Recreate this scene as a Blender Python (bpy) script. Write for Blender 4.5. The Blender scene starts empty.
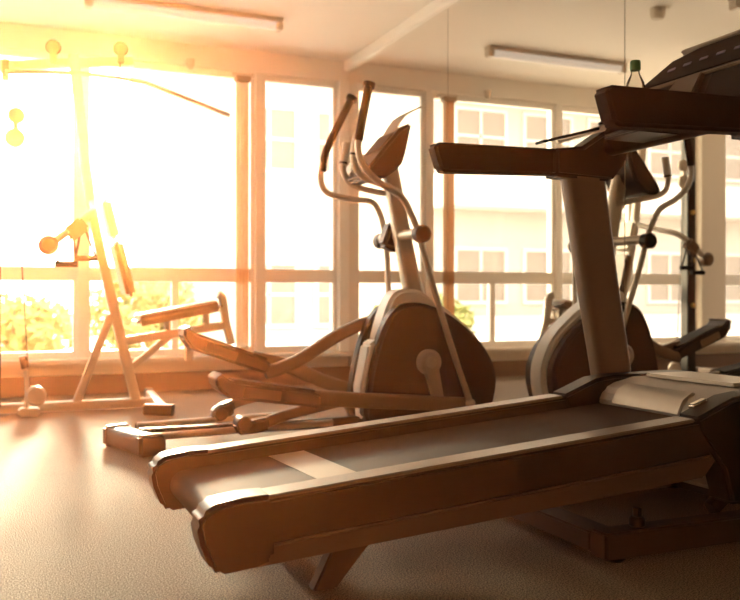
import bpy, bmesh, math, random
from mathutils import Vector, Matrix
random.seed(7)
PI = math.pi
col = bpy.context.scene.collection
sc = bpy.context.scene

# ------------------------------------------------------------------ materials
def mat(name, color, rough=.5, metal=0., var=.06, scale=30., bump=0., bscale=200., spec=.5, coat=0.):
    m = bpy.data.materials.new(name); m.use_nodes = True
    nt = m.node_tree; N = nt.nodes; L = nt.links
    b = N['Principled BSDF']
    b.inputs['Roughness'].default_value = rough
    b.inputs['Metallic'].default_value = metal
    b.inputs['Specular IOR Level'].default_value = spec
    b.inputs['Coat Weight'].default_value = coat
    tc = N.new('ShaderNodeTexCoord')
    nz = N.new('ShaderNodeTexNoise'); nz.inputs['Scale'].default_value = scale; nz.inputs['Detail'].default_value = 4
    L.new(tc.outputs['Object'], nz.inputs['Vector'])
    mx = N.new('ShaderNodeMix'); mx.data_type = 'RGBA'
    mx.inputs[6].default_value = (*[c * (1 - var) for c in color], 1)
    mx.inputs[7].default_value = (*[min(1, c * (1 + var)) for c in color], 1)
    L.new(nz.outputs['Fac'], mx.inputs[0]); L.new(mx.outputs[2], b.inputs['Base Color'])
    if bump:
        n2 = N.new('ShaderNodeTexNoise'); n2.inputs['Scale'].default_value = bscale; n2.inputs['Detail'].default_value = 3
        L.new(tc.outputs['Object'], n2.inputs['Vector'])
        bp = N.new('ShaderNodeBump'); bp.inputs['Strength'].default_value = bump; bp.inputs['Distance'].default_value = .01
        L.new(n2.outputs['Fac'], bp.inputs['Height']); L.new(bp.outputs['Normal'], b.inputs['Normal'])
    return m

M = {}
M['black'] = mat('black_plastic', (.008, .005, .0035), .40, var=.1, spec=.28)
M['blacksoft'] = mat('black_foam', (.008, .005, .0035), .75, var=.12, bump=.15, spec=.2)
M['shroud'] = mat('dark_shroud_plastic', (.009, .006, .004), .5, var=.06, spec=.25)
M['grey'] = mat('grey_plastic', (.40, .33, .27), .45, var=.05)
M['trimgrey'] = mat('rail_trim_grey', (.14, .088, .06), .5, var=.06, spec=.3)
M['basepaint'] = mat('base_frame_paint', (.05, .031, .022), .5, var=.06, spec=.3)
M['silver'] = mat('silver_paint', (.52, .45, .37), .35, .6, var=.05)
M['light'] = mat('pale_plastic', (.74, .68, .60), .4, var=.04)
M['uprightpaint'] = mat('upright_bronze_silver', (.20, .135, .09), .45, .2, var=.05)
M['strip'] = mat('foot_strip', (.20, .145, .10), .32, var=.25, scale=60, bump=.1, bscale=400)
M['chrome'] = mat('chrome', (.8, .74, .66), .15, 1., var=.03)
M['belt'] = mat('running_belt', (.045, .027, .017), .72, var=.2, scale=14, bump=.1, bscale=500, spec=.12)
M['beltband'] = mat('belt_band', (.42, .33, .25), .45, var=.12, scale=30)
M['display'] = mat('display_glass', (.012, .007, .006), .4, var=.1, spec=.08)
M['button'] = mat('console_buttons', (.16, .13, .20), .4, var=.1)
M['gympaint'] = mat('gym_frame_paint', (.58, .50, .41), .4, .2, var=.04)
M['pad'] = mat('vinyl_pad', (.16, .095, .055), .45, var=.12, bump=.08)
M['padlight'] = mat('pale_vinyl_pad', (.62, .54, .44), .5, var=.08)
M['brass'] = mat('brass_knob', (.75, .48, .18), .3, .8, var=.05)
M['plaster'] = mat('plaster', (.72, .65, .56), .85, var=.04, scale=6, bump=.05)
M['walldark'] = mat('brown_wall_paint', (.10, .062, .04), .85, var=.05, scale=6)
M['ceilpaint'] = mat('ceiling_paint', (.90, .85, .78), .9, var=.03, scale=4)
M['frame'] = mat('window_frame_paint', (.90, .86, .80), .5, var=.03)
M['skirt'] = mat('dark_skirting', (.14, .075, .04), .5, var=.15, scale=12)
M['sill'] = mat('sill_stone', (.72, .66, .58), .5, var=.05)
M['drape'] = mat('brown_drape', (.62, .40, .22), .8, var=.15, scale=20)
M['lamp'] = mat('lamp_housing', (.72, .64, .54), .5, var=.03)
M['tube'] = mat('tube_added_glow', (.72, .64, .54), .5, var=.03)
M['tube'].node_tree.nodes['Principled BSDF'].inputs['Emission Color'].default_value = (1, .92, .82, 1)
M['tube'].node_tree.nodes['Principled BSDF'].inputs['Emission Strength'].default_value = .10  # faint glow added to the tubes to brighten the ceiling
M['lampdark'] = mat('lamp_end', (.68, .60, .50), .5, var=.05)
M['facade'] = mat('facade_render', (.36, .33, .29), .9, var=.05, scale=1.5)
M['facade2'] = mat('facade_band', (.50, .46, .42), .9, var=.04, scale=1.5)
M['pane'] = mat('far_window_pane', (.17, .14, .11), .15, var=.2, scale=2)
M['shutter'] = mat('far_shutter', (.42, .30, .20), .7, var=.1, scale=4)
M['pave'] = mat('outside_paving', (.80, .75, .68), .9, var=.1, scale=2)
M['leaf'] = mat('leaf', (.22, .24, .07), .6, var=.35, scale=8)
M['bark'] = mat('bark', (.16, .10, .06), .9, var=.25, scale=20, bump=.3, bscale=30)
M['capgreen'] = mat('green_cap', (.09, .22, .06), .45, var=.08)
M['paper'] = mat('bottle_label', (.62, .36, .18), .6, var=.1)

m = M['drape']; nt = m.node_tree; N = nt.nodes; L = nt.links
b = N['Principled BSDF']; tl = N.new('ShaderNodeBsdfTranslucent'); L.new(b.inputs['Base Color'].links[0].from_socket, tl.inputs[0])
ms_ = N.new('ShaderNodeMixShader'); ms_.inputs[0].default_value = .5
L.new(b.outputs[0], ms_.inputs[1]); L.new(tl.outputs[0], ms_.inputs[2]); tp = N.new('ShaderNodeBsdfTransparent'); tp.inputs[0].default_value = (1, .93, .84, 1)
m2_ = N.new('ShaderNodeMixShader'); m2_.inputs[0].default_value = .35
L.new(ms_.outputs[0], m2_.inputs[1]); L.new(tp.outputs[0], m2_.inputs[2]); L.new(m2_.outputs[0], N['Material Output'].inputs[0])
# speckled floor
m = M['floor'] = mat('rubber_floor', (.25, .195, .145), .8, var=.12, scale=3, bump=.6, bscale=230, spec=.2)
nt = m.node_tree; N = nt.nodes; L = nt.links
b = N['Principled BSDF']; old = b.inputs['Base Color'].links[0].from_socket
sp = N.new('ShaderNodeTexNoise'); sp.inputs['Scale'].default_value = 240; sp.inputs['Detail'].default_value = 2
tc = [n for n in N if n.type == 'TEX_COORD'][0]; L.new(tc.outputs['Object'], sp.inputs['Vector'])
cr = N.new('ShaderNodeValToRGB'); cr.color_ramp.elements[0].position = .40; cr.color_ramp.elements[1].position = .62
cr.color_ramp.elements[0].color = (.30, .28, .26, 1); cr.color_ramp.elements[1].color = (1.5, 1.46, 1.42, 1)
L.new(sp.outputs['Fac'], cr.inputs[0])
mu = N.new('ShaderNodeMix'); mu.data_type = 'RGBA'; mu.blend_type = 'MULTIPLY'; mu.inputs[0].default_value = 1
L.new(old, mu.inputs[6]); L.new(cr.outputs[0], mu.inputs[7]); L.new(mu.outputs[2], b.inputs['Base Color'])

def glassy(name, tint, refl):
    m = bpy.data.materials.new(name); m.use_nodes = True
    nt = m.node_tree; N = nt.nodes; L = nt.links
    N.remove(N['Principled BSDF']); out = N['Material Output']
    t = N.new('ShaderNodeBsdfTransparent'); t.inputs[0].default_value = (*tint, 1)
    g = N.new('ShaderNodeBsdfGlossy'); g.inputs['Roughness'].default_value = .02
    fr = N.new('ShaderNodeFresnel'); fr.inputs[0].default_value = refl
    mx = N.new('ShaderNodeMixShader')
    L.new(fr.outputs[0], mx.inputs[0]); L.new(t.outputs[0], mx.inputs[1]); L.new(g.outputs[0], mx.inputs[2])
    L.new(mx.outputs[0], out.inputs[0]); return m
M['glass'] = glassy('window_glass', (.97, .96, .94), 1.30)
M['bottle'] = glassy('clear_bottle', (.86, .84, .80), 1.35)
m = M['mirror'] = bpy.data.materials.new('mirror_silver'); m.use_nodes = True
b = m.node_tree.nodes['Principled BSDF']
b.inputs['Metallic'].default_value = 1; b.inputs['Roughness'].default_value = .012
b.inputs['Base Color'].default_value = (.83, .80, .75, 1)

# ------------------------------------------------------------------ mesh helpers
class MB:
    def __init__(s): s.bm = bmesh.new()
    def _take(s, b2, bev=0, seg=2):
        if bev:
            bmesh.ops.bevel(b2, geom=[e for e in b2.edges if len(e.link_faces) == 2 and e.calc_face_angle(0) > .5],
                            offset=bev, segments=seg, affect='EDGES', clamp_overlap=True)
        me = bpy.data.meshes.new('t'); b2.to_mesh(me); b2.free(); s.bm.from_mesh(me); bpy.data.meshes.remove(me)
        return s
    def box(s, x0, x1, y0, y1, z0, z1, bev=0, seg=2):
        b2 = bmesh.new(); bmesh.ops.create_cube(b2, size=1)
        for v in b2.verts:
            v.co = Vector(((x0 + x1) / 2 + v.co.x * (x1 - x0), (y0 + y1) / 2 + v.co.y * (y1 - y0), (z0 + z1) / 2 + v.co.z * (z1 - z0)))
        return s._take(b2, bev, seg)
    def obox(s, c, size, rot, bev=0, seg=2):
        b2 = bmesh.new(); bmesh.ops.create_cube(b2, size=1)
        R = Matrix.Rotation(rot[2], 3, 'Z') @ Matrix.Rotation(rot[1], 3, 'Y') @ Matrix.Rotation(rot[0], 3, 'X')
        for v in b2.verts: v.co = Vector(c) + R @ Vector((v.co.x * size[0], v.co.y * size[1], v.co.z * size[2]))
        return s._take(b2, bev, seg)
    def prism(s, poly, a0, a1, axis='Y', bev=0, seg=2):
        """poly in (X,Z) extruded along Y, or in (Y,Z) along X, or (X,Y) along Z"""
        def P(u, v, a): return (u, a, v) if axis == 'Y' else (a, u, v) if axis == 'X' else (u, v, a)
        b2 = bmesh.new()
        lo = [b2.verts.new(P(u, v, a0)) for u, v in poly]; hi = [b2.verts.new(P(u, v, a1)) for u, v in poly]
        n = len(poly)
        b2.faces.new(lo); b2.faces.new(hi[::-1])
        for i in range(n): b2.faces.new((lo[i], lo[(i + 1) % n], hi[(i + 1) % n], hi[i]))
        bmesh.ops.recalc_face_normals(b2, faces=b2.faces)
        return s._take(b2, bev, seg)
    def tube(s, pts, r, n=12, smooth=4, cap=True, flat=None):
        """sweep; r number or list; flat=(a,b): half sizes of a rounded rectangular section (a along the side, b along the up)"""
        pts = [Vector(p) for p in pts]
        rs = list(r) if isinstance(r, (list, tuple)) else [r] * len(pts)
        if smooth and len(pts) > 2:
            q, rr = [], []
            for i in range(len(pts) - 1):
                p0 = pts[max(0, i - 1)]; p1 = pts[i]; p2 = pts[i + 1]; p3 = pts[min(len(pts) - 1, i + 2)]
                for k in range(smooth):
                    t = k / smooth
                    q.append(.5 * ((2 * p1) + (p2 - p0) * t + (2 * p0 - 5 * p1 + 4 * p2 - p3) * t * t + (3 * p1 - p0 - 3 * p2 + p3) * t ** 3))
                    rr.append(rs[i] + (rs[i + 1] - rs[i]) * t)
            q.append(pts[-1]); rr.append(rs[-1]); pts, rs = q, rr
        b2 = bmesh.new(); rings = []
        T = (pts[1] - pts[0]).normalized()
        up = Vector((0, 1, 0)) if abs(T.y) < .9 else Vector((0, 0, 1))
        u = (up - T * up.dot(T)).normalized()
        for i, p in enumerate(pts):
            T2 = ((pts[min(i + 1, len(pts) - 1)] - p).normalized() + (p - pts[max(i - 1, 0)]).normalized())
            T = T2.normalized() if T2.length > 1e-6 else T
            u = (u - T * u.dot(T)).normalized(); w = T.cross(u)
            ring = []
            for k in range(n):
                a = 2 * PI * (k + .5) / n
                if flat:
                    ca, sa = math.cos(a), math.sin(a); e = .45
                    du = flat[0] * math.copysign(abs(ca) ** e, ca) * rs[i]; dw = flat[1] * math.copysign(abs(sa) ** e, sa) * rs[i]
                else: du, dw = rs[i] * math.cos(a), rs[i] * math.sin(a)
                ring.append(b2.verts.new(p + u * du + w * dw))
            rings.append(ring)
        for A, B in zip(rings, rings[1:]):
            for k in range(n): b2.faces.new((A[k], A[(k + 1) % n], B[(k + 1) % n], B[k]))
        if cap: b2.faces.new(rings[0][::-1]); b2.faces.new(rings[-1])
        bmesh.ops.recalc_face_normals(b2, faces=b2.faces)
        return s._take(b2)
    def lathe(s, prof, c, axis='Z', n=24):
        """prof: (radius, along)"""
        b2 = bmesh.new(); rings = []; c = Vector(c)
        for r, h in prof:
            ring = []
            for k in range(n):
                a = 2 * PI * k / n; x, y = max(r, 1e-4) * math.cos(a), max(r, 1e-4) * math.sin(a)
                ring.append(b2.verts.new(c + Vector({'Z': (x, y, h), 'Y': (x, h, y), 'X': (h, x, y)}[axis])))
            rings.append(ring)
        for A, B in zip(rings, rings[1:]):
            for k in range(n): b2.faces.new((A[k], A[(k + 1) % n], B[(k + 1) % n], B[k]))
        b2.faces.new(rings[0][::-1]); b2.faces.new(rings[-1])
        bmesh.ops.recalc_face_normals(b2, faces=b2.faces)
        return s._take(b2)
    def disc(s, c, r, h, axis='Y', n=28, e=.006):
        return s.lathe([(r - e, -h / 2), (r, -h / 2 + e), (r, h / 2 - e), (r - e, h / 2)], c, axis, n)
    def ball(s, c, r, n=16):
        return s.lathe([(r * math.sin(PI * i / 10), -r * math.cos(PI * i / 10)) for i in range(11)], c, 'Z', n)
    def build(s, name, m, parent=None, ang=35):
        me = bpy.data.meshes.new(name)
        o = bpy.data.objects.new(name, me); col.objects.link(o)
        if parent is not None:
            r = parent
            while r.parent is not None: r = r.parent
            off = r.location.copy()
            for v in s.bm.verts: v.co -= off
            o.parent = parent
        s.bm.to_mesh(me); s.bm.free()
        me.materials.append(M[m] if isinstance(m, str) else m)
        for p in me.polygons: p.use_smooth = True
        me.set_sharp_from_angle(angle=math.radians(ang))
        return o

def tag(o, label=None, cat=None, group=None, kind=None):
    if label: o['label'] = label
    if cat: o['category'] = cat
    if group: o['group'] = group
    if kind: o['kind'] = kind
    return o
def thing(name, loc, label, cat, group=None, kind=None):
    o = bpy.data.objects.new(name, None); col.objects.link(o); o.location = loc
    return tag(o, label, cat, group, kind)
def struct(name, mb, m, parent=None):
    o = mb.build(name, m, parent)
    if parent is None: o['kind'] = 'structure'
    return o

# ------------------------------------------------------------------ the room
XM, YW, H = 2.65, 6.70, 2.66       # mirror wall, window wall, ceiling
XL, YB = -4.6, -2.6
struct('floor', MB().box(XL - .2, XM + .3, YB - .2, YW + .2, -.12, 0), 'floor')
struct('ceiling', MB().box(XL - .2, XM + .3, YB - .2, YW + .2, H, H + .15), 'ceilpaint')
struct('wall_mirror_side', MB().box(XM + .012, XM + .2, YB - .2, YW + .2, 0, H), 'plaster')
struct('wall_rear', MB().box(XL - .2, XM + .012, YB - .2, YB, 0, H), 'walldark')
struct('wall_far_side', MB().box(XL - .2, XL, YB, 4.9, 0, H), 'walldark')
struct('wall_far_side_parapet', MB().box(XL - .2, XL, 4.9, YW + .2, 0, .45), 'plaster')
struct('wall_far_side_lintel', MB().box(XL - .2, XL, 4.9, YW + .2, 2.45, H), 'plaster')
for k in range(1):  # unseen side window, added to brighten the ceiling and room
    y0 = 4.9; y1 = YW
    w = thing('window_%d' % (5 + k), (XL - .1, y0, .45), None, None, kind='structure')
    f = MB()
    for a, b_ in ((y0, y0 + .06), (y1 - .06, y1)): f.box(XL - .13, XL - .05, a, b_, .45, 2.45, .004)
    for z0, z1 in ((.45, .51), (2.39, 2.45)): f.box(XL - .13, XL - .05, y0 + .06, y1 - .06, z0, z1, .004)
    f.build('window_frame', 'frame', w)
    MB().box(XL - .095, XL - .088, y0 + .06, y1 - .06, .51, 2.39).build('pane', 'glass', w)
struct('trim_1', MB().box(XM - .035, XM + .012, YB, YW, 2.575, H, .006), 'frame')
struct('baseboard_window', MB().box(XL, XM + .01, YW - .02, YW + .2, 0, .14, .004), 'skirt')
struct('wall_window_parapet', MB().box(XL, XM + .01, YW + .02, YW + .2, .14, .235), 'plaster')
struct('trim_2', MB().box(XL, XM + .01, YW - .10, YW + .2, .225, .262, .006), 'sill')
struct('wall_window_lintel', MB().box(XL, XM + .01, YW, YW + .2, 2.49, H), 'ceilpaint')
struct('pillar_corner', MB().box(2.565, XM + .01, YW - .03, YW + .2, .262, 2.49, .005), 'frame')
struct('pillar_window', MB().box(-1.44, -1.12, YW - .03, YW + .2, .262, 2.49, .005), 'plaster')
bays = [(1.925, 2.565, []), (.585, 1.865, [1.24]), (-1.12, .525, [-.30]), (-3.2, -1.44, [-2.3])]
struct('wall_window_side', MB().box(XL, -3.2, YW, YW + .2, .262, 2.49), 'walldark')  # unseen end left solid, to cut daylight on the floor
for i, (x0, x1, low) in enumerate(bays):
    w = thing('window_%d' % (i + 1), (x0, YW + .06, .262), None, None, kind='structure')
    f = MB()
    for a, b_ in ((x0, x0 + .03), (x1 - .03, x1)): f.box(a, b_, YW + .03, YW + .10, .262, 2.49, .004)
    for z0, z1 in ((.262, .315), (2.44, 2.49), (.83, .935)): f.box(x0 + .03, x1 - .03, YW + .03, YW + .10, z0, z1, .004)
    for x in low: f.box(x - .025, x + .025, YW + .035, YW + .095, .315, .83, .004)
    if i >= 2:
        for x in low: f.box(x - .03, x + .03, YW + .035, YW + .095, .935, 2.44, .004)
    f.build('window_frame', 'frame', w)
    MB().box(x0 + .03, x1 - .03, YW + .062, YW + .068, .935, 2.44).build('pane', 'glass', w)
    MB().box(x0 + .03, x1 - .03, YW + .062, YW + .068, .315, .83).build('pane', 'glass', w)
for i, (a, b_) in enumerate(((1.865, 1.925), (.525, .585))):
    struct('trim_%d' % (3 + i), MB().box(a, b_, YW, YW + .15, .262, 2.49, .005), 'frame')

ys = [6.67, 4.95, 3.23, 1.51, -.21, -1.93]
names = ['tall wall mirror panel in the window corner, behind the elliptical trainer console',
         'wall mirror panel between two thin seams, behind the far treadmill handlebar',
         'wall mirror panel behind the treadmill console and the green-capped bottle',
         'wall mirror panel past the treadmill front, next to the one behind its console']
for k in range(4):
    o = MB().box(XM, XM + .01, ys[k + 1] + .003, ys[k] - .003, .05, 2.575).build('wall_mirror', 'mirror')
    tag(o, names[k], 'mirror', 'mirror panels along the wall')
struct('baseboard_mirror', MB().box(XM - .006, XM + .012, YB, YW - .03, 0, .05, .003), 'skirt')

# ceiling fixtures
def lamp(x0, x1, y, label):
    t = thing('ceiling_light', ((x0 + x1) / 2, y, H), label, 'light', 'tube lights on the ceiling')
    MB().box(x0, x1, y - .045, y + .045, H - .028, H, .004).build('housing', 'lampdark', t)
    MB().tube([(x0 + .04, y, H - .05), (x1 - .04, y, H - .05)], .034, 14, 0).build('diffuser', 'tube', t)
    for x in (x0, x1 - .05): MB().box(x, x + .05, y - .042, y + .042, H - .085, H - .026, .008).build('end_cap', 'lampdark', t)
lamp(.50, 1.82, 5.86, 'slim tube ceiling light nearest the window wall')
lamp(-.35, .95, 4.25, 'slim tube ceiling light farther from the windows, seen at the mirror top')
t = thing('smoke_detector', (1.21, 4.65, H), 'small round smoke detector on the ceiling, seen in the mirror', 'smoke detector')
MB().lathe([(.055, 0), (.055, -.012), (.05, -.016)], (1.21, 4.65, H), 'Z').build('mounting_base', 'lamp', t)
MB().lathe([(.050, -.016), (.052, -.04), (.040, -.068), (.012, -.076)], (1.21, 4.65, H), 'Z').build('sensor_body', 'lamp', t)
t = thing('motion_sensor', (1.34, 6.67, 2.50), 'tiny dark sensor fixed at the window head', 'sensor')
MB().lathe([(.035, 0), (.035, -.012)], (1.34, 6.655, 2.53), 'Z').build('mounting_base', 'lamp', t)
MB().lathe([(.03, -.012), (.03, -.05), (.015, -.075), (.004, -.08)], (1.34, 6.655, 2.53), 'Z').build('sensor_body', 'lampdark', t)

# gathered drape
n = 7; poly = []
x0, x1 = 1.69, 1.79
for k in range(n * 4 + 1):
    t_ = k / (n * 4); poly.append((x0 + (x1 - x0) * t_, YW - .075 + .028 * math.sin(t_ * n * 2 * PI * .5)))
for k in range(n * 4, -1, -1):
    t_ = k / (n * 4); poly.append((x0 + (x1 - x0) * t_, YW - .067 + .028 * math.sin(t_ * n * 2 * PI * .5)))
t = thing('window_drape', (1.73, YW - .07, .3), 'narrow brown drape gathered beside the window post', 'curtain')
MB().prism(poly, .30, 2.40, 'Z').build('drape_cloth', 'drape', t, 60)
MB().box(1.68, 1.80, YW - .108, YW - .03, 2.39, 2.43, .006).build('heading_band', 'shutter', t)
MB().tube([(1.66, YW - .07, 2.445), (1.83, YW - .07, 2.445)], .012, 10, 0).build('drape_rod', 'lampdark', t)
MB().box(1.815, 1.83, YW - .08, YW + .01, 2.43, 2.46).build('rod_bracket', 'lampdark', t)

# ------------------------------------------------------------------ treadmill
tm = thing('treadmill', (.5, 2.245, 0), 'large dark treadmill facing the mirror, with light foot strips and padded handlebars', 'treadmill')
def zt(x): return .257 + .083 * (x - .42)     # the tilted deck's upper line
for side, (y0, y1) in enumerate(((1.89, 1.975), (2.515, 2.60))):
    out = y0 if side == 0 else y1
    r = MB().prism([(.54, zt(.54) - .006), (2.42, zt(2.42) - .006), (2.42, zt(2.42) - .108), (.54, zt(.54) - .108)], y0, y1, bev=.008).build('side_rail', 'black', tm)
    MB().prism([(.555, zt(.555) + .002), (1.80, zt(1.80) + .002), (1.80, zt(1.80) - .008), (.555, zt(.555) - .008)], y0 + .004, y1 - .004, bev=.003).build('foot_strip', 'strip', r)
    MB().prism([(.57, zt(.57) + .004), (.50, zt(.50) + .008), (.435, .262), (.404, .243), (.394, .218), (.402, .175), (.425, .118), (.445, .104), (.53, .112), (.57, .125)],
               y0 - .008, y1 + .006, bev=.016, seg=4).build('end_cap', 'black', r, 50)
    MB().prism([(.53, zt(.53) - .112), (1.90, zt(1.90) - .112), (1.84, zt(1.84) - .170), (.515, zt(.515) - .158), (.505, zt(.50) - .14)], y0 + .008, y1 - .012, bev=.005).build('lower_trim', 'trimgrey', r)
    if side == 0: MB().obox((1.868, 1.955, zt(1.868) + .029), (.06, .026, .016), (0, -.28, 0), .005).build('rail_clip', 'chrome', r)
    # front cover over the rail
    c = MB().prism([(1.80, zt(1.80) + .004), (1.94, zt(1.94) + .045), (2.02, .438), (2.36, .44), (2.44, .40), (2.44, .12), (1.93, .12), (1.90, .22), (1.80, zt(1.80) - .03)],
                   y0 - .006, y1 + .004, bev=.012, seg=3).build('front_cover', 'black', r)
# deck, belt, rollers
MB().prism([(.50, zt(.50) - .052), (2.0, zt(2.0) - .052), (2.0, zt(2.0) - .085), (.50, zt(.50) - .085)], 1.985, 2.505, bev=.003).build('deck_board', 'trimgrey', tm)
pr = []
xr, rr = .487, .042
zr = zt(xr) - .04 - rr
pr.append((1.99, zt(1.99) - .040))
for k in range(0, 13):
    a = PI / 2 + PI * k / 12; pr.append((xr + rr * math.cos(a), zr + rr * math.sin(a)))
pr += [(1.99, zt(1.99) - .125), (1.99, zt(1.99) - .121)]
for k in range(12, -1, -1):
    a = PI / 2 + PI * k / 12; pr.append((xr + (rr - .004) * math.cos(a), zr + (rr - .004) * math.sin(a)))
pr.append((1.99, zt(1.99) - .044))
be = MB().prism(pr, 1.99, 2.50).build('running_belt', 'belt', tm)
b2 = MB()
quad = [(.735, 2.498), (.845, 2.498), (.875, 1.992), (.765, 1.992)]  # lighter, slightly slanted band across the belt
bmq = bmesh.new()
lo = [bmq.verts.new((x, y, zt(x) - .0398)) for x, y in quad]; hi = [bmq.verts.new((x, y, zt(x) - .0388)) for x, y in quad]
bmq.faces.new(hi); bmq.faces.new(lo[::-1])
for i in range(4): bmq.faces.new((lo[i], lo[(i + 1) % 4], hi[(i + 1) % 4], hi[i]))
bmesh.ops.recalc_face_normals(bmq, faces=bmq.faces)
b2._take(bmq); o = b2.build('belt_band', 'beltband', be); o['label'] = 'pale band across the dark belt'
MB().tube([(xr, 1.985, zr), (xr, 2.505, zr)], rr - .005, 16, 0).build('rear_roller', 'silver', tm)
MB().tube([(1.95, 1.985, zt(1.95) - .083), (1.95, 2.505, zt(1.95) - .083)], rr - .006, 16, 0).build('front_roller', 'silver', tm)
# motor hood
hd = MB().prism([(1.93, zt(1.93) - .034), (1.955, .395), (2.0, .415), (2.08, .432), (2.36, .440), (2.46, .41), (2.49, .36), (2.49, .13), (1.98, .13), (1.985, .25)],
                1.982, 2.508, bev=.014, seg=3).build('motor_hood', 'grey', tm)
MB().prism([(1.925, zt(1.93) - .030), (1.947, .396), (1.99, .421), (2.0, .412), (1.95, .36)], 2.10, 2.42, bev=.003).build('hood_face_plate', 'silver', hd)

MB().obox((2.2, 2.25, .442), (.20, .40, .012), (0, 0, 0), .004).build('hood_lid', 'silver', hd)
# uprights, handlebars
for side, yc in enumerate((1.77, 2.65)):
    u = MB().tube([(2.12, yc, .13), (2.118, yc, .37), (2.05, yc, .75), (1.972, yc, 1.20)], [1, 1, 1.04, 1.1], 20, 4, flat=(.034, .078)).build('upright', 'uprightpaint', tm)
    sgn = 1 if side == 0 else -1
    MB().box(2.0, 2.24, min(yc + sgn * .03, yc + sgn * .12), max(yc + sgn * .03, yc + sgn * .12), .16, .37, .008).build('upright_bracket', 'black', u)
    j = MB().prism([(1.83, 1.150), (2.08, 1.143), (2.15, 1.22), (2.16, 1.33), (2.06, 1.335), (1.95, 1.265), (1.83, 1.250)], yc - .05, yc + .05, bev=.014, seg=3).build('handlebar_joint', 'black', tm)
    MB().prism([(1.345 + .02 * sgn * (sgn > 0) + .006, 1.232), (1.36 + .02 * sgn * (sgn > 0) + .006, 1.243), (1.86, 1.252), (1.86, 1.158), (1.39 + .02 * sgn * (sgn > 0) + .006, 1.142), (1.372 + .02 * sgn * (sgn > 0) + .006, 1.150)], yc - .030, yc + .030, bev=.016, seg=3).build('handlebar', 'blacksoft', tm)
    if side == 1:
        MB().obox((1.90, yc - .02, 1.302), (.26, .05, .010), (0, -.26, 0), .003).build('speed_lever', 'black', j)
# crossbar and console
MB().tube([(2.07, 1.80, 1.27), (2.07, 2.62, 1.27)], .035, 14, 0).build('console_crossbar', 'black', tm)
cn = MB()
# face frame vectors: a point on the face from (y, s) where s runs 0 (lower edge) .. 1 (upper edge)
def face(y, s, lift=0):
    x = 1.99 + .215 * s; z = 1.295 + .275 * s - .01 * ((y - 2.21) / .3) ** 2
    nx, nz = -.275, .215; l = math.hypot(nx, nz)
    return Vector((x + nx / l * lift, y, z + nz / l * lift))
def slab(outline, lo, hi, name, m, parent, bev=.004):
    bq = bmesh.new()
    A = [bq.verts.new(face(y, s, lo)) for y, s in outline]; B = [bq.verts.new(face(y, s, hi)) for y, s in outline]
    bq.faces.new(A[::-1]); bq.faces.new(B); k = len(A)
    for i in range(k): bq.faces.new((A[i], A[(i + 1) % k], B[(i + 1) % k], B[i]))
    bmesh.ops.recalc_face_normals(bq, faces=bq.faces)
    mb = MB(); mb._take(bq, bev, 2); return mb.build(name, m, parent)
body = [(1.86, .02), (2.56, .02), (2.585, .25), (2.53, .62), (2.42, .95), (2.30, 1.02), (2.12, 1.02), (2.0, .95), (1.89, .62), (1.835, .25)]
con = slab(body, -.085, 0, 'console', 'black', tm, .012)
slab([(1.905, .64), (2.515, .64), (2.41, .93), (2.29, .985), (2.13, .985), (2.01, .93)], 0, .004, 'display', 'display', con, .001)
slab([(1.875, .555), (2.545, .575), (2.53, .61), (1.89, .59)], 0, .010, 'divider_strip', 'uprightpaint', con, .003)
slab([(1.88, .06), (2.08, .06), (2.12, .48), (1.87, .48)], 0, .010, 'key_panel', 'display', con, .002)
slab([(2.34, .06), (2.55, .06), (2.55, .48), (2.30, .48)], 0, .010, 'key_panel', 'display', con, .002)
slab([(2.13, .10), (2.30, .10), (2.27, .5), (2.16, .5)], 0, .022, 'speaker_grille', 'trimgrey', con, .004)
slab([(2.06, .995), (2.38, .995), (2.37, 1.015), (2.07, 1.015)], -.01, .016, 'reading_rack', 'silver', con, .003)
for k in range(5):
    y = 2.36 - k * .075
    slab([(y, .76), (y + .035, .76), (y + .035, .79), (y, .79)], .003, .006, 'display_digits', 'button', con, 0)
for k in range(4):
    for q in range(2):
        y = 2.36 + k * .045
        slab([(y, .16 + q * .16), (y + .025, .16 + q * .16), (y + .025, .24 + q * .16), (y, .24 + q * .16)], .009, .014, 'key', 'button', con, 0)
tray = MB().box(1.88, 2.05, 2.22, 2.40, 1.248, 1.2635, .005).build('bottle_tray', 'black', tm)
# under frame
bf = MB().box(1.485, 2.40, 1.885, 1.955, .012, .085, .006).build('base_rail', 'basepaint', tm)
MB().box(1.485, 2.40, 2.535, 2.605, .012, .085, .006).build('base_rail', 'basepaint', tm)
MB().box(1.485, 1.575, 1.955, 2.535, .02, .075, .006).build('cross_member', 'basepaint', bf)
MB().box(2.28, 2.38, 1.955, 2.535, .02, .085, .006).build('cross_member', 'basepaint', bf)
for y in (1.92, 2.57):
    MB().disc((1.54, y, .006), .03, .012, 'Z').build('rubber_foot', 'black', bf)
    MB().disc((2.33, y, .006), .03, .012, 'Z').build('rubber_foot', 'black', bf)
bl = MB().disc((1.617, 1.92, .098), .022, .03, 'Z', 20).disc((1.617, 1.92, .124), .013, .026, 'Z', 6, .002).build('leveling_bolt', 'black', bf)
for y in (2.02, 2.45):
    MB().tube([(1.98, y, .075), (2.16, y, .20)], 1, 12, 0, flat=(.018, .022)).build('lift_arm', 'black', tm)
MB().tube([(2.2, 2.0, .13), (2.2, 2.50, .13)], .05, 16, 0).build('lift_motor', 'black', tm)
for y in (2.02, 2.46):
    fp = MB().prism([(.70, 0), (.76, 0), (.93, zt(.93) - .11), (.79, zt(.79) - .11)], y - .022, y + .022, bev=.005).build('rear_leg', 'basepaint', tm)
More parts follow.
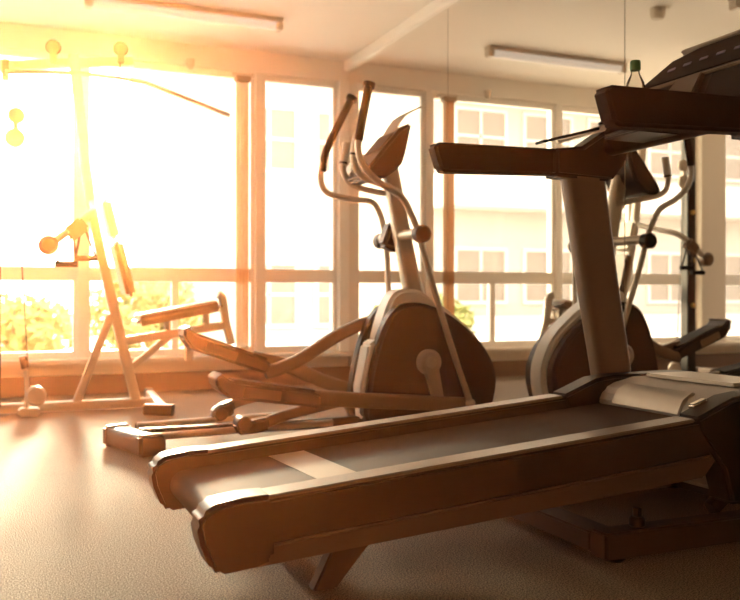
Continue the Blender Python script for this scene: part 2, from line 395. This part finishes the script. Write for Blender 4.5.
# bottle standing on the tray
bt = thing('water_bottle', (1.93, 2.30, 1.264), 'clear water bottle with a green cap standing on the treadmill tray', 'bottle')
MB().lathe([(.028, 0), (.033, .004), (.033, .075), (.030, .085), (.033, .095), (.033, .135), (.028, .16), (.014, .19), (.013, .205)], (1.93, 2.30, 1.264), 'Z', 24).build('bottle_body', 'bottle', bt, 60)
MB().lathe([(.0336, .03), (.0338, .032), (.0338, .125), (.0336, .127)], (1.93, 2.30, 1.264), 'Z', 24).build('paper_band', 'paper', bt)
MB().lathe([(.0165, .200), (.0175, .202), (.0175, .228), (.0155, .232)], (1.93, 2.30, 1.264), 'Z', 20).build('bottle_cap', 'capgreen', bt)

# ------------------------------------------------------------------ elliptical trainer
el = thing('elliptical_trainer', (1.5, 4.2, 0), 'tall elliptical trainer with curved handles and round dark shroud, behind the treadmill', 'elliptical trainer')
def spl(pts, k=5):
    out = []; n = len(pts)
    for i in range(n):
        p0, p1, p2, p3 = (Vector((*pts[(i + j) % n], 0)) for j in (-1, 0, 1, 2))
        for q in range(k):
            t = q / k
            v = .5 * ((2 * p1) + (p2 - p0) * t + (2 * p0 - 5 * p1 + 4 * p2 - p3) * t * t + (3 * p1 - p0 - 3 * p2 + p3) * t ** 3)
            out.append((v.x, v.y))
    return out
side = spl([(1.72, .065), (1.715, .25), (1.765, .47), (1.845, .63), (1.95, .685), (2.09, .665), (2.24, .585), (2.38, .465), (2.465, .31), (2.445, .14), (2.37, .06), (2.05, .05)], 4)
core = spl([(1.76, .06), (1.765, .25), (1.80, .47), (1.855, .66), (1.915, .745), (2.03, .755), (2.14, .70), (2.28, .60), (2.41, .48), (2.485, .31), (2.465, .13), (2.38, .055), (2.05, .05)], 4)
sh = MB().prism(core, 4.13, 4.27, bev=.02, seg=3).build('shroud_core', 'light', el, 50)
for y0, y1 in ((4.045, 4.14), (4.26, 4.355)):
    MB().prism(side, y0, y1, bev=.025, seg=3).build('shroud_side', 'shroud', sh, 50)
MB().prism([(1.735, .47), (1.785, .50), (1.765, .09), (1.705, .085), (1.69, .25)], 4.09, 4.21, bev=.012, seg=2).build('rear_fairing', 'light', sh)
for sy, ang in ((-1, 0), (1, PI)):
    yc = 4.2 + sy * .20
    cx, cz = 2.03, .38
    ck = MB().disc((cx, yc, cz), .066, .05, 'Y', 32, .012).build('crank_boss', 'grey', el)
    ex, ez = cx + .05 * (1 if sy < 0 else -1), cz - .20 * (1 if sy < 0 else -1)
    MB().tube([(cx, yc - .0 + sy * .01, cz), (ex, yc + sy * .01, ez)], [1.15, .85], 16, 0, flat=(.02, .036)).build('crank_arm', 'grey', ck)
    MB().disc((cx, yc + sy * .03, cz), .03, .02, 'Y', 20).build('crank_bolt', 'silver', ck)
# base frame
bs = MB().box(.60, 2.35, 4.17, 4.23, .045, .095, .006).build('base_beam', 'shroud', el)
MB().tube([(.620, 4.0, .047), (.525, 4.33, .047)], 1, 16, 0, flat=(.045, .06)).build('rear_stabilizer', 'trimgrey', bs)
for (x, y) in ((.625, 3.985), (.52, 4.345)): MB().obox((x, y, .05), (.13, .055, .1), (0, 0, .28), .014, 3).build('stabilizer_cap', 'trimgrey', bs)
MB().tube([(2.30, 3.90, .045), (2.30, 4.50, .045)], 1, 16, 0, flat=(.04, .045)).build('front_stabilizer', 'shroud', bs)
for y in (3.90, 4.50): MB().obox((2.30, y, .05), (.11, .06, .1), (0, 0, 0), .014, 3).build('stabilizer_cap', 'black', bs)
for y in (4.0, 4.38):
    MB().tube([(.62, y, .083), (1.50, y, .100)], .017, 10, 0).build('roller_track', 'silver', bs)
    MB().tube([(.62, y + .07, .075), (1.50, y + .07, .092)], .015, 10, 0).build('roller_track', 'trimgrey', bs)
# pedal carriers: near one low, far one raised
def carrier(pts_arm, pad, tip, y, roller):
    a = MB().tube(pts_arm, 1, 16, 3, flat=(.022, .038)).build('pedal_arm', 'uprightpaint', el)
    (ax, az), (bx, bz) = pad
    d = Vector((bx - ax, 0, bz - az)); n_ = Vector((-d.z, 0, d.x)).normalized()
    L_ = d.length; ang = -math.atan2(d.z, d.x)
    c = Vector(((ax + bx) / 2, y, (az + bz) / 2))
    up = n_ * .5
    def Q(t, h): v = Vector((ax, 0, az)) + d * t + n_ * h; return (v.x, v.z)
    p = MB().prism([Q(0, .035), Q(.05, .052), Q(.14, .030), Q(.9, .026), Q(1, .012), Q(1, -.045), Q(.16, -.052), Q(.03, -.012)], y - .085, y + .085, bev=.012, seg=3).build('pedal', 'black', el)
    MB().obox(c + d * .06 + n_ * .030, (L_ * .76, .13, .012), (0, ang, 0), .004).build('pedal_tread', 'blacksoft', p)
    MB().prism([Q(.0, .030), Q(.05, .058), Q(.075, .055), Q(.02, .02)], y - .088, y + .088, bev=.004).build('pedal_lip', 'trimgrey', p)
    MB().obox(c - d * .06 - Vector((0, .088, 0)) - n_ * .012, (L_ * .34, .008, .046), (0, ang, 0), .003).build('pedal_badge', 'uprightpaint', p)
    return a
carrier([(1.30, 3.95, .245), (1.55, 3.95, .215), (1.9, 3.96, .185), (2.225, 3.965, .155)], ((.885, .318), (1.40, .235)), None, 3.95, None)
carrier([(1.22, 4.44, .395), (1.42, 4.44, .345), (1.60, 4.44, .262), (1.80, 4.44, .195)], ((.835, .525), (1.30, .352)), None, 4.44, None)
# linkage tubes and rollers
MB().tube([(1.27, 4.38, .32), (1.44, 4.38, .375), (1.66, 4.38, .50), (1.80, 4.36, .565), (1.90, 4.33, .59)], 1, 16, 4, flat=(.022, .034)).build('link_arm', 'uprightpaint', el)
for y, x0, x1, z1 in ((4.0, 1.0, 1.165, .135), (4.40, .985, 1.10, .175)):
    ra = MB().tube([(x1 - .05, y, z1 - .03), (x1 + .12, y, z1 + .02), (x1 + .40, y, .205)], 1, 14, 4, flat=(.02, .026)).build('roller_arm', 'uprightpaint', el)
    MB().prism([(x0, .125), (x0 + .035, z1 - .01), (x1, z1 + .012), (x1 + .012, z1 - .045), (x1 - .05, .075), (x0 + .02, .070)], y - .04, y + .04, bev=.012, seg=3).build('roller_hood', 'black', ra)
    MB().disc((x0 + .05, y, .122), .036, .09, 'Y', 24).build('roller_wheel', 'black', ra)
# mast
ms = MB().tube([(2.045, 4.2, .70), (1.985, 4.2, .98), (1.892, 4.2, 1.43)], [1.1, 1.0, .9], 18, 4, flat=(.036, .046)).build('mast', 'silver', el)
MB().tube([(1.945, 3.89, 1.04), (1.975, 4.51, 1.04)], .026, 16, 0).build('pivot_axle', 'silver', ms)
# moving handles
def handle(pts, y, grip, low, knob, inner):
    h = MB().tube(pts, .0165, 12, 5).build('moving_handle', 'silver', el)
    MB().tube(grip, .0215, 14, 3).build('foam_grip', 'blacksoft', h)
    g0 = Vector(grip[0]); dirn = (g0 - Vector(grip[1])).normalized()
    MB().tube([g0 - dirn * .012, g0 + dirn * .012], .031, 16, 0).build('grip_end_cap', 'black', h)
    MB().disc(knob, .044, .075, 'Y', 24, .012).build('pivot_cap', 'black', h)
    l = MB().tube(low, .0165, 12, 3).build('lower_link', 'silver', el)
    MB().ball(low[-1], .026).build('link_joint', 'silver', l)
    return h
handle([(1.655, 3.92, 1.70), (1.606, 3.92, 1.475), (1.628, 3.92, 1.365), (1.715, 3.92, 1.28), (1.835, 3.92, 1.215), (1.895, 3.92, 1.12), (1.936, 3.92, 1.03)], 3.92,
       [(1.662, 3.92, 1.752), (1.630, 3.92, 1.60), (1.606, 3.92, 1.475)],
       [(1.936, 3.92, 1.03), (1.975, 3.92, .89), (2.11, 3.93, .50), (2.235, 3.93, .165)], (1.938, 3.90, 1.03), 1)
handle([(1.77, 4.48, 1.77), (1.65, 4.48, 1.53), (1.612, 4.48, 1.37), (1.655, 4.48, 1.285), (1.80, 4.48, 1.257), (1.92, 4.48, 1.245), (1.975, 4.48, 1.16), (2.0, 4.48, 1.035)], 4.48,
       [(1.795, 4.48, 1.815), (1.72, 4.48, 1.67), (1.645, 4.48, 1.515), (1.622, 4.48, 1.40)],
       [(2.0, 4.48, 1.035), (2.012, 4.48, .93), (2.016, 4.47, .70), (2.02, 4.46, .38)], (1.985, 4.50, 1.03), -1)
MB().obox((1.96, 4.30, 1.04), (.11, .10, .15), (0, .35, 0), .02, 3).build('resistance_box', 'black', ms)
# fixed handles
for y, dx in ((4.36, 0), (4.07, -.055)):
    fh = MB().tube([(1.716 + dx, y, 1.53), (1.695 + dx, y, 1.41), (1.745 + dx, y, 1.325), (1.85, y + (4.2 - y) * .3, 1.285), (1.945, 4.2 + (y - 4.2) * .25, 1.265)], .0165, 12, 5).build('fixed_handle', 'silver', el)
    MB().tube([(1.718 + dx, y, 1.545), (1.697 + dx, y, 1.42)], .022, 14, 0).build('pulse_grip', 'light', fh)
    MB().tube([(1.7005 + dx, y, 1.44), (1.6985 + dx, y, 1.428)], .0228, 14, 0).build('grip_band', 'black', fh)
# console of the elliptical
ec = MB().prism([(1.965, 1.625), (1.925, 1.45), (1.90, 1.385), (1.80, 1.315), (1.705, 1.318), (1.705, 1.36), (1.795, 1.47), (1.885, 1.575)], 4.05, 4.33, bev=.016, seg=3).build('console', 'black', el)
MB().obox((1.834, 4.19, 1.515), (.010, .20, .12), (0, .71, 0), .003).build('console_screen', 'display', ec)
MB().tube([(1.89, 4.2, 1.57), (1.955, 4.2, 1.665), (2.05, 4.2, 1.72)], 1, 12, 3, flat=(.08, .005)).build('reading_rack', 'grey', ec)
MB().prism([(1.82, 1.37), (1.76, 1.355), (1.735, 1.37), (1.735, 1.42), (1.76, 1.45), (1.84, 1.50)], 4.335, 4.42, bev=.008).build('cup_tray', 'light', ec)

# ------------------------------------------------------------------ home gym tower by the window
gy = thing('multi_gym', (.4, 5.7, 0), 'pale framed cable exercise station with seat, near the windows', 'gym machine')
Y = 5.7
MB().tube([(-.60, Y, .04), (.90, Y, .04)], 1, 14, 0, flat=(.032, .03)).build('base_tube', 'gympaint', gy)
cf = MB().tube([(.90, 5.32, .04), (.955, 6.15, .04)], 1, 14, 0, flat=(.03, .03)).build('cross_foot', 'gympaint', gy)
MB().tube([(.80, 5.34, .04), (.955, 5.265, .035)], 1, 14, 0, flat=(.034, .034)).build('foot_tip', 'black', cf)
MB().tube([(.956, 6.13, .04), (.96, 6.22, .04)], 1, 14, 0, flat=(.036, .034)).build('foot_tip', 'black', cf)
cf = MB().tube([(-.55, 5.28, .04), (-.55, 6.12, .04)], 1, 14, 0, flat=(.03, .03)).build('cross_foot', 'gympaint', gy)
for y in (5.27, 6.13): MB().tube([(-.55, y - .04, .04), (-.55, y + .04, .04)], 1, 14, 0, flat=(.034, .034)).build('foot_tip', 'black', cf)
MB().tube([(.80, Y, .05), (.64, Y, .74), (.52, Y, 1.33), (.42, Y, 2.22)], 1, 14, 3, flat=(.026, .032)).build('front_post', 'gympaint', gy)
MB().tube([(.435, Y, .05), (.645, Y, .60)], 1, 14, 0, flat=(.024, .026)).build('strut', 'gympaint', gy)
st = MB().tube([(.73, Y, .435), (1.37, Y, .525)], 1, 14, 0, flat=(.025, .028)).build('seat_beam', 'gympaint', gy)
MB().tube([(.775, Y, .27), (1.02, Y, .465)], 1, 14, 0, flat=(.02, .022)).build('seat_brace', 'gympaint', st)
for x, z in ((1.0, .51), (1.25, .56)): MB().tube([(x, Y, z - .03), (x, Y, z + .08)], .022, 12, 0).build('seat_bracket', 'gympaint', st)
MB().tube([(1.13, Y, .50), (1.14, Y, .30)], .03, 14, 0).build('adjuster_knob', 'gympaint', st)
MB().tube([(1.33, Y, .73), (1.36, Y, .70), (1.38, Y, .55), (1.42, Y, .40)], 1, 14, 3, flat=(.026, .026)).build('leg_lever', 'gympaint', gy)
d = math.atan2(.095, .52)
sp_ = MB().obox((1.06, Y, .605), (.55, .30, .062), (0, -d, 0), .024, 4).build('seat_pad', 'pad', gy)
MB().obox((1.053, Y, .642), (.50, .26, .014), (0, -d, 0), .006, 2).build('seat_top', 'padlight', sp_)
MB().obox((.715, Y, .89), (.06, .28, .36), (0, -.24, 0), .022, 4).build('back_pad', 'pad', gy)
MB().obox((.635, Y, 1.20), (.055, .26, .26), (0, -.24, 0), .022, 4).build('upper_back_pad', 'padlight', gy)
# top beam, pulleys, lat bar
tb = MB().tube([(-.06, Y, 2.10), (.78, Y, 2.215)], 1, 14, 0, flat=(.024, .03)).build('top_beam', 'gympaint', gy)
for x, z in ((.70, 2.275), (.30, 2.24), (.03, 2.10)):
    p = MB().disc((x, Y - .045, z), .046, .03, 'Y', 28, .008).build('pulley', 'gympaint' if x < .1 else 'pad', tb)
    MB().box(x - .02, x + .02, Y - .07, Y - .025, z - .09, z + .03, .004).build('pulley_bracket', 'pad', p)
MB().tube([(.03, 5.55, 2.04), (.42, 5.57, 2.075), (.78, 5.57, 2.065), (.90, 5.57, 2.04), (1.375, 5.57, 1.895)], .014, 12, 3).build('lat_bar', 'silver', gy)
MB().tube([(.70, Y - .045, 2.22), (.68, 5.58, 2.07)], .005, 8, 0).build('cable', 'black', gy)
MB().tube([(.08, 5.62, 2.06), (.09, 5.62, 1.83)], .004, 8, 0).build('cable', 'black', gy)
fp = MB().disc((.09, 5.62, 1.80), .05, .03, 'Y', 28, .008).disc((.082, 5.62, 1.665), .058, .03, 'Y', 28, .008).build('floating_pulley', 'gympaint', gy)
MB().box(.072, .102, 5.60, 5.64, 1.66, 1.81, .004).build('pulley_plate', 'gympaint', fp)
MB().tube([(.082, 5.62, 1.61), (.16, 5.62, .20)], .004, 8, 0).build('cable', 'black', gy)
# press arm with round counter pad and two D handles
pa = MB().tube([(.53, 5.66, 1.30), (.515, 5.40, 1.235), (.48, 5.24, 1.19), (.36, 5.2, 1.09), (.26, 5.2, 1.01)], .022, 12, 4).build('press_arm', 'gympaint', gy)
MB().disc((.25, 5.2, 1.005), .055, .09, 'Y', 28, .02).build('roller_pad', 'pad', pa)
MB().obox((.40, 5.2, 1.10), (.12, .07, .09), (0, -.7, 0), .015).build('arm_block', 'pad', pa)
for tx, tz, gx, gz in ((.38, 1.07, .345, .90), (.43, 1.15, .45, .935)):
    dh = MB().tube([(tx, 5.19, tz), (gx - .055, 5.19, gz)], .007, 8, 0).tube([(tx, 5.19, tz), (gx + .055, 5.19, gz)], .007, 8, 0).build('handle_strap', 'black', pa)
    MB().tube([(gx - .062, 5.19, gz), (gx + .062, 5.19, gz)], .017, 12, 0).build('handle_grip', 'blacksoft', dh)
# dark weight column with brass knobs
wc = MB().box(-.085, .005, 5.655, 5.745, .05, 2.10, .008).build('weight_column', 'shroud', gy)
for z in (.64, 1.02, 1.42): MB().disc((-.04, 5.645, z), .02, .03, 'Y', 18).build('pin_knob', 'brass', wc)
MB().box(-.12, .04, 5.65, 5.75, 2.08, 2.13, .006).build('top_plate', 'gympaint', gy)
# low pulley bracket at the floor
lp = MB().tube([(.145, 5.62, .05), (.15, 5.62, .18), (.14, 5.62, .30)], .014, 12, 3).build('low_pulley_stem', 'gympaint', gy)
MB().tube([(.125, 5.62, .36), (.142, 5.62, .285)], .024, 14, 0).build('stem_grip', 'black', lp)
MB().disc((.20, 5.60, .12), .06, .04, 'Y', 28, .012).build('pulley', 'gympaint', lp)
MB().box(.10, .22, 5.56, 5.66, .0, .05, .01).build('bracket_foot', 'gympaint', lp)

# ------------------------------------------------------------------ outdoors
struct('ground_outside', MB().box(-40, 40, YB - 20, 60, -.35, -.2), 'pave')
def building(name, x0, x1, y, h, rows, xs, label, ww=1.1, wh=1.2, band=True):
    t = thing(name, ((x0 + x1) / 2, y, -.2), label, 'building')
    MB().box(x0, x1, y, y + 8, -.2, h).build('wall', 'facade', t)
    MB().box(x0 - .2, x1 + .2, y - .25, y + 8.2, h, h + .35, .02).build('roof', 'facade2', t)
    for r, z in enumerate(rows):
        for x in xs:
            f = MB().box(x - ww / 2 - .08, x + ww / 2 + .08, y - .06, y + .01, z - .08, z, ).box(x - ww / 2 - .08, x + ww / 2 + .08, y - .06, y + .01, z + wh, z + wh + .08) \
                .box(x - ww / 2 - .08, x - ww / 2, y - .06, y + .01, z, z + wh).box(x + ww / 2, x + ww / 2 + .08, y - .06, y + .01, z, z + wh) \
                .box(x - .03, x + .03, y - .05, y + .01, z, z + wh).box(x - ww / 2, x + ww / 2, y - .05, y + .01, z + wh * .5 - .03, z + wh * .5 + .03).build('window', 'facade2', t)
            MB().box(x - ww / 2, x + ww / 2, y - .02, y + .005, z, z + wh).build('window_pane', 'pane', f)
        if band: MB().box(x0, x1, y - .9, y, z - 1.15, z - .35, .02).build('balcony_parapet', 'facade2', t)
    return t
building('apartment_building', 3.35, 13, 17, 8, (.15, 3.3, 6.2), (5.0, 6.6, 8.2, 9.8, 11.4), 'pale sunlit building with paired windows seen through the real windows', band=False)
building('office_building', -26, -3.9, 18, 8.5, (.6, 3.9, 6.6), [-5.2 - 1.9 * k for k in range(10)], 'pale building with balconies seen in the mirror', 1.3, 1.2)
def bush(x, y, h, r, label, seed):
    rnd = random.Random(seed)
    t = thing('shrub', (x, y, -.2), label, 'shrub', 'shrubs outside the windows')
    s = MB()
    for k in range(5):
        a = rnd.random() * 2 * PI
        s.tube([(x, y, -.2), (x + .3 * r * math.cos(a), y + .3 * r * math.sin(a), -.2 + h * .4), (x + .7 * r * math.cos(a), y + .7 * r * math.sin(a), -.2 + h * .85)], [.03, .02, .008], 6, 2)
    s.build('stem', 'bark', t)
    bq = bmesh.new()
    for k in range(1500):
        u = Vector((rnd.gauss(0, 1), rnd.gauss(0, 1), rnd.gauss(0, 1))).normalized() * (rnd.random() ** .4)
        c = Vector((x + u.x * r, y + u.y * r, -.2 + h * .55 + u.z * h * .45))
        a = Vector((rnd.gauss(0, 1), rnd.gauss(0, 1), rnd.gauss(0, 1))).normalized(); b_ = a.orthogonal().normalized()
        L_ = .05 + rnd.random() * .05
        vs = [bq.verts.new(c + a * L_), bq.verts.new(c + b_ * L_ * .45), bq.verts.new(c - a * L_), bq.verts.new(c - b_ * L_ * .45)]
        bq.faces.new(vs)
    s = MB(); s._take(bq); s.build('foliage', 'leaf', t)
bush(.1, 10.5, .95, .75, 'low green shrub outside behind the gym machine base', 1)
bush(1.75, 11.6, 1.25, .8, 'taller green shrub outside behind the seat of the gym machine', 2)

# ------------------------------------------------------------------ added haze, shaped and coloured to give the sun flare's orange veil
hz = MB().box(XL - .05, XM + .03, YB - .05, YW + .19, -.04, H + .05)
hm = bpy.data.materials.new('flare_veil'); hm.use_nodes = True
nt = hm.node_tree; N = nt.nodes; L = nt.links
N.remove(N['Principled BSDF'])
va = N.new('ShaderNodeVolumeScatter'); va.inputs['Color'].default_value = (1, .175, .0, 1); va.inputs['Anisotropy'].default_value = .80
vb = N.new('ShaderNodeVolumeScatter'); vb.inputs['Color'].default_value = (1, .86, .52, 1); vb.inputs['Anisotropy'].default_value = .95
vs = N.new('ShaderNodeAddShader'); L.new(va.outputs[0], vs.inputs[0]); L.new(vb.outputs[0], vs.inputs[1])
ge = N.new('ShaderNodeNewGeometry'); sx = N.new('ShaderNodeSeparateXYZ'); L.new(ge.outputs['Position'], sx.inputs[0])
mr = N.new('ShaderNodeMapRange'); mr.interpolation_type = 'SMOOTHSTEP'
mr.inputs['From Min'].default_value = .0; mr.inputs['From Max'].default_value = .72
mr.inputs['To Min'].default_value = .0165; mr.inputs['To Max'].default_value = .0005
L.new(sx.outputs['X'], mr.inputs['Value'])
my = N.new('ShaderNodeMapRange'); my.interpolation_type = 'SMOOTHSTEP'
my.inputs['From Min'].default_value = 1.6; my.inputs['From Max'].default_value = 4.2
my.inputs['To Min'].default_value = 1.0; my.inputs['To Max'].default_value = .22
L.new(sx.outputs['Y'], my.inputs['Value'])
mm = N.new('ShaderNodeMath'); mm.operation = 'MULTIPLY'; L.new(mr.outputs[0], mm.inputs[0]); L.new(my.outputs[0], mm.inputs[1])
L.new(mm.outputs[0], va.inputs['Density'])
ml = N.new('ShaderNodeMath'); ml.operation = 'MULTIPLY'; ml.inputs[1].default_value = .22; L.new(mm.outputs[0], ml.inputs[0]); L.new(ml.outputs[0], vb.inputs['Density'])
L.new(vs.outputs[0], N['Material Output'].inputs['Volume'])
o = hz.build('flare_haze', hm); tag(o, 'warm haze added to the gym air for the sun flare veil', 'haze', kind='stuff')

# ------------------------------------------------------------------ light
sd = Vector((.148, 1.0235, .168)).normalized()
sl = bpy.data.lights.new('sun', 'SUN'); sl.energy = 14.0; sl.color = (1, .85, .58); sl.angle = math.radians(9)
so = bpy.data.objects.new('sun', sl); col.objects.link(so); so.rotation_euler = sd.to_track_quat('Z', 'Y').to_euler()
wd = bpy.data.worlds.new('sky'); sc.world = wd; wd.use_nodes = True
nt = wd.node_tree; N = nt.nodes; L = nt.links
bg = N['Background']
tc = N.new('ShaderNodeTexCoord')
dt = N.new('ShaderNodeVectorMath'); dt.operation = 'DOT_PRODUCT'; dt.inputs[1].default_value = sd
L.new(tc.outputs['Generated'], dt.inputs[0])
mx = N.new('ShaderNodeMath'); mx.operation = 'MAXIMUM'; mx.inputs[1].default_value = 0; L.new(dt.outputs['Value'], mx.inputs[0])
pw = N.new('ShaderNodeMath'); pw.operation = 'POWER'; pw.inputs[1].default_value = 60; L.new(mx.outputs[0], pw.inputs[0])
ad = N.new('ShaderNodeMath'); ad.operation = 'MULTIPLY_ADD'; ad.inputs[1].default_value = 6.0; ad.inputs[2].default_value = 2.2
L.new(pw.outputs[0], ad.inputs[0]); L.new(ad.outputs[0], bg.inputs['Strength'])
bg.inputs['Color'].default_value = (1, .91, .80, 1)

# ------------------------------------------------------------------ camera and view
cd = bpy.data.cameras.new('camera'); cd.sensor_width = 36; cd.lens = 870 / 740 * 36; cd.shift_y = -4 / 740
cd.dof.use_dof = True; cd.dof.focus_distance = 2.6; cd.dof.aperture_fstop = 3.5
co = bpy.data.objects.new('camera', cd); col.objects.link(co); co.location = (0, 0, .72)
co.rotation_euler = (PI / 2, 0, -math.atan2(.3914, .9202))
sc.camera = co
sc.view_settings.view_transform = 'Standard'; sc.view_settings.look = 'None'
sc.view_settings.exposure = 1.95; sc.view_settings.gamma = 1; sc.view_settings.use_curve_mapping = False
sc.cycles.use_denoising = True
sc.cycles.caustics_refractive = False
sc.cycles.max_bounces = 10; sc.cycles.transparent_max_bounces = 16
sc.cycles.volume_step_rate = 2; sc.cycles.volume_max_steps = 256
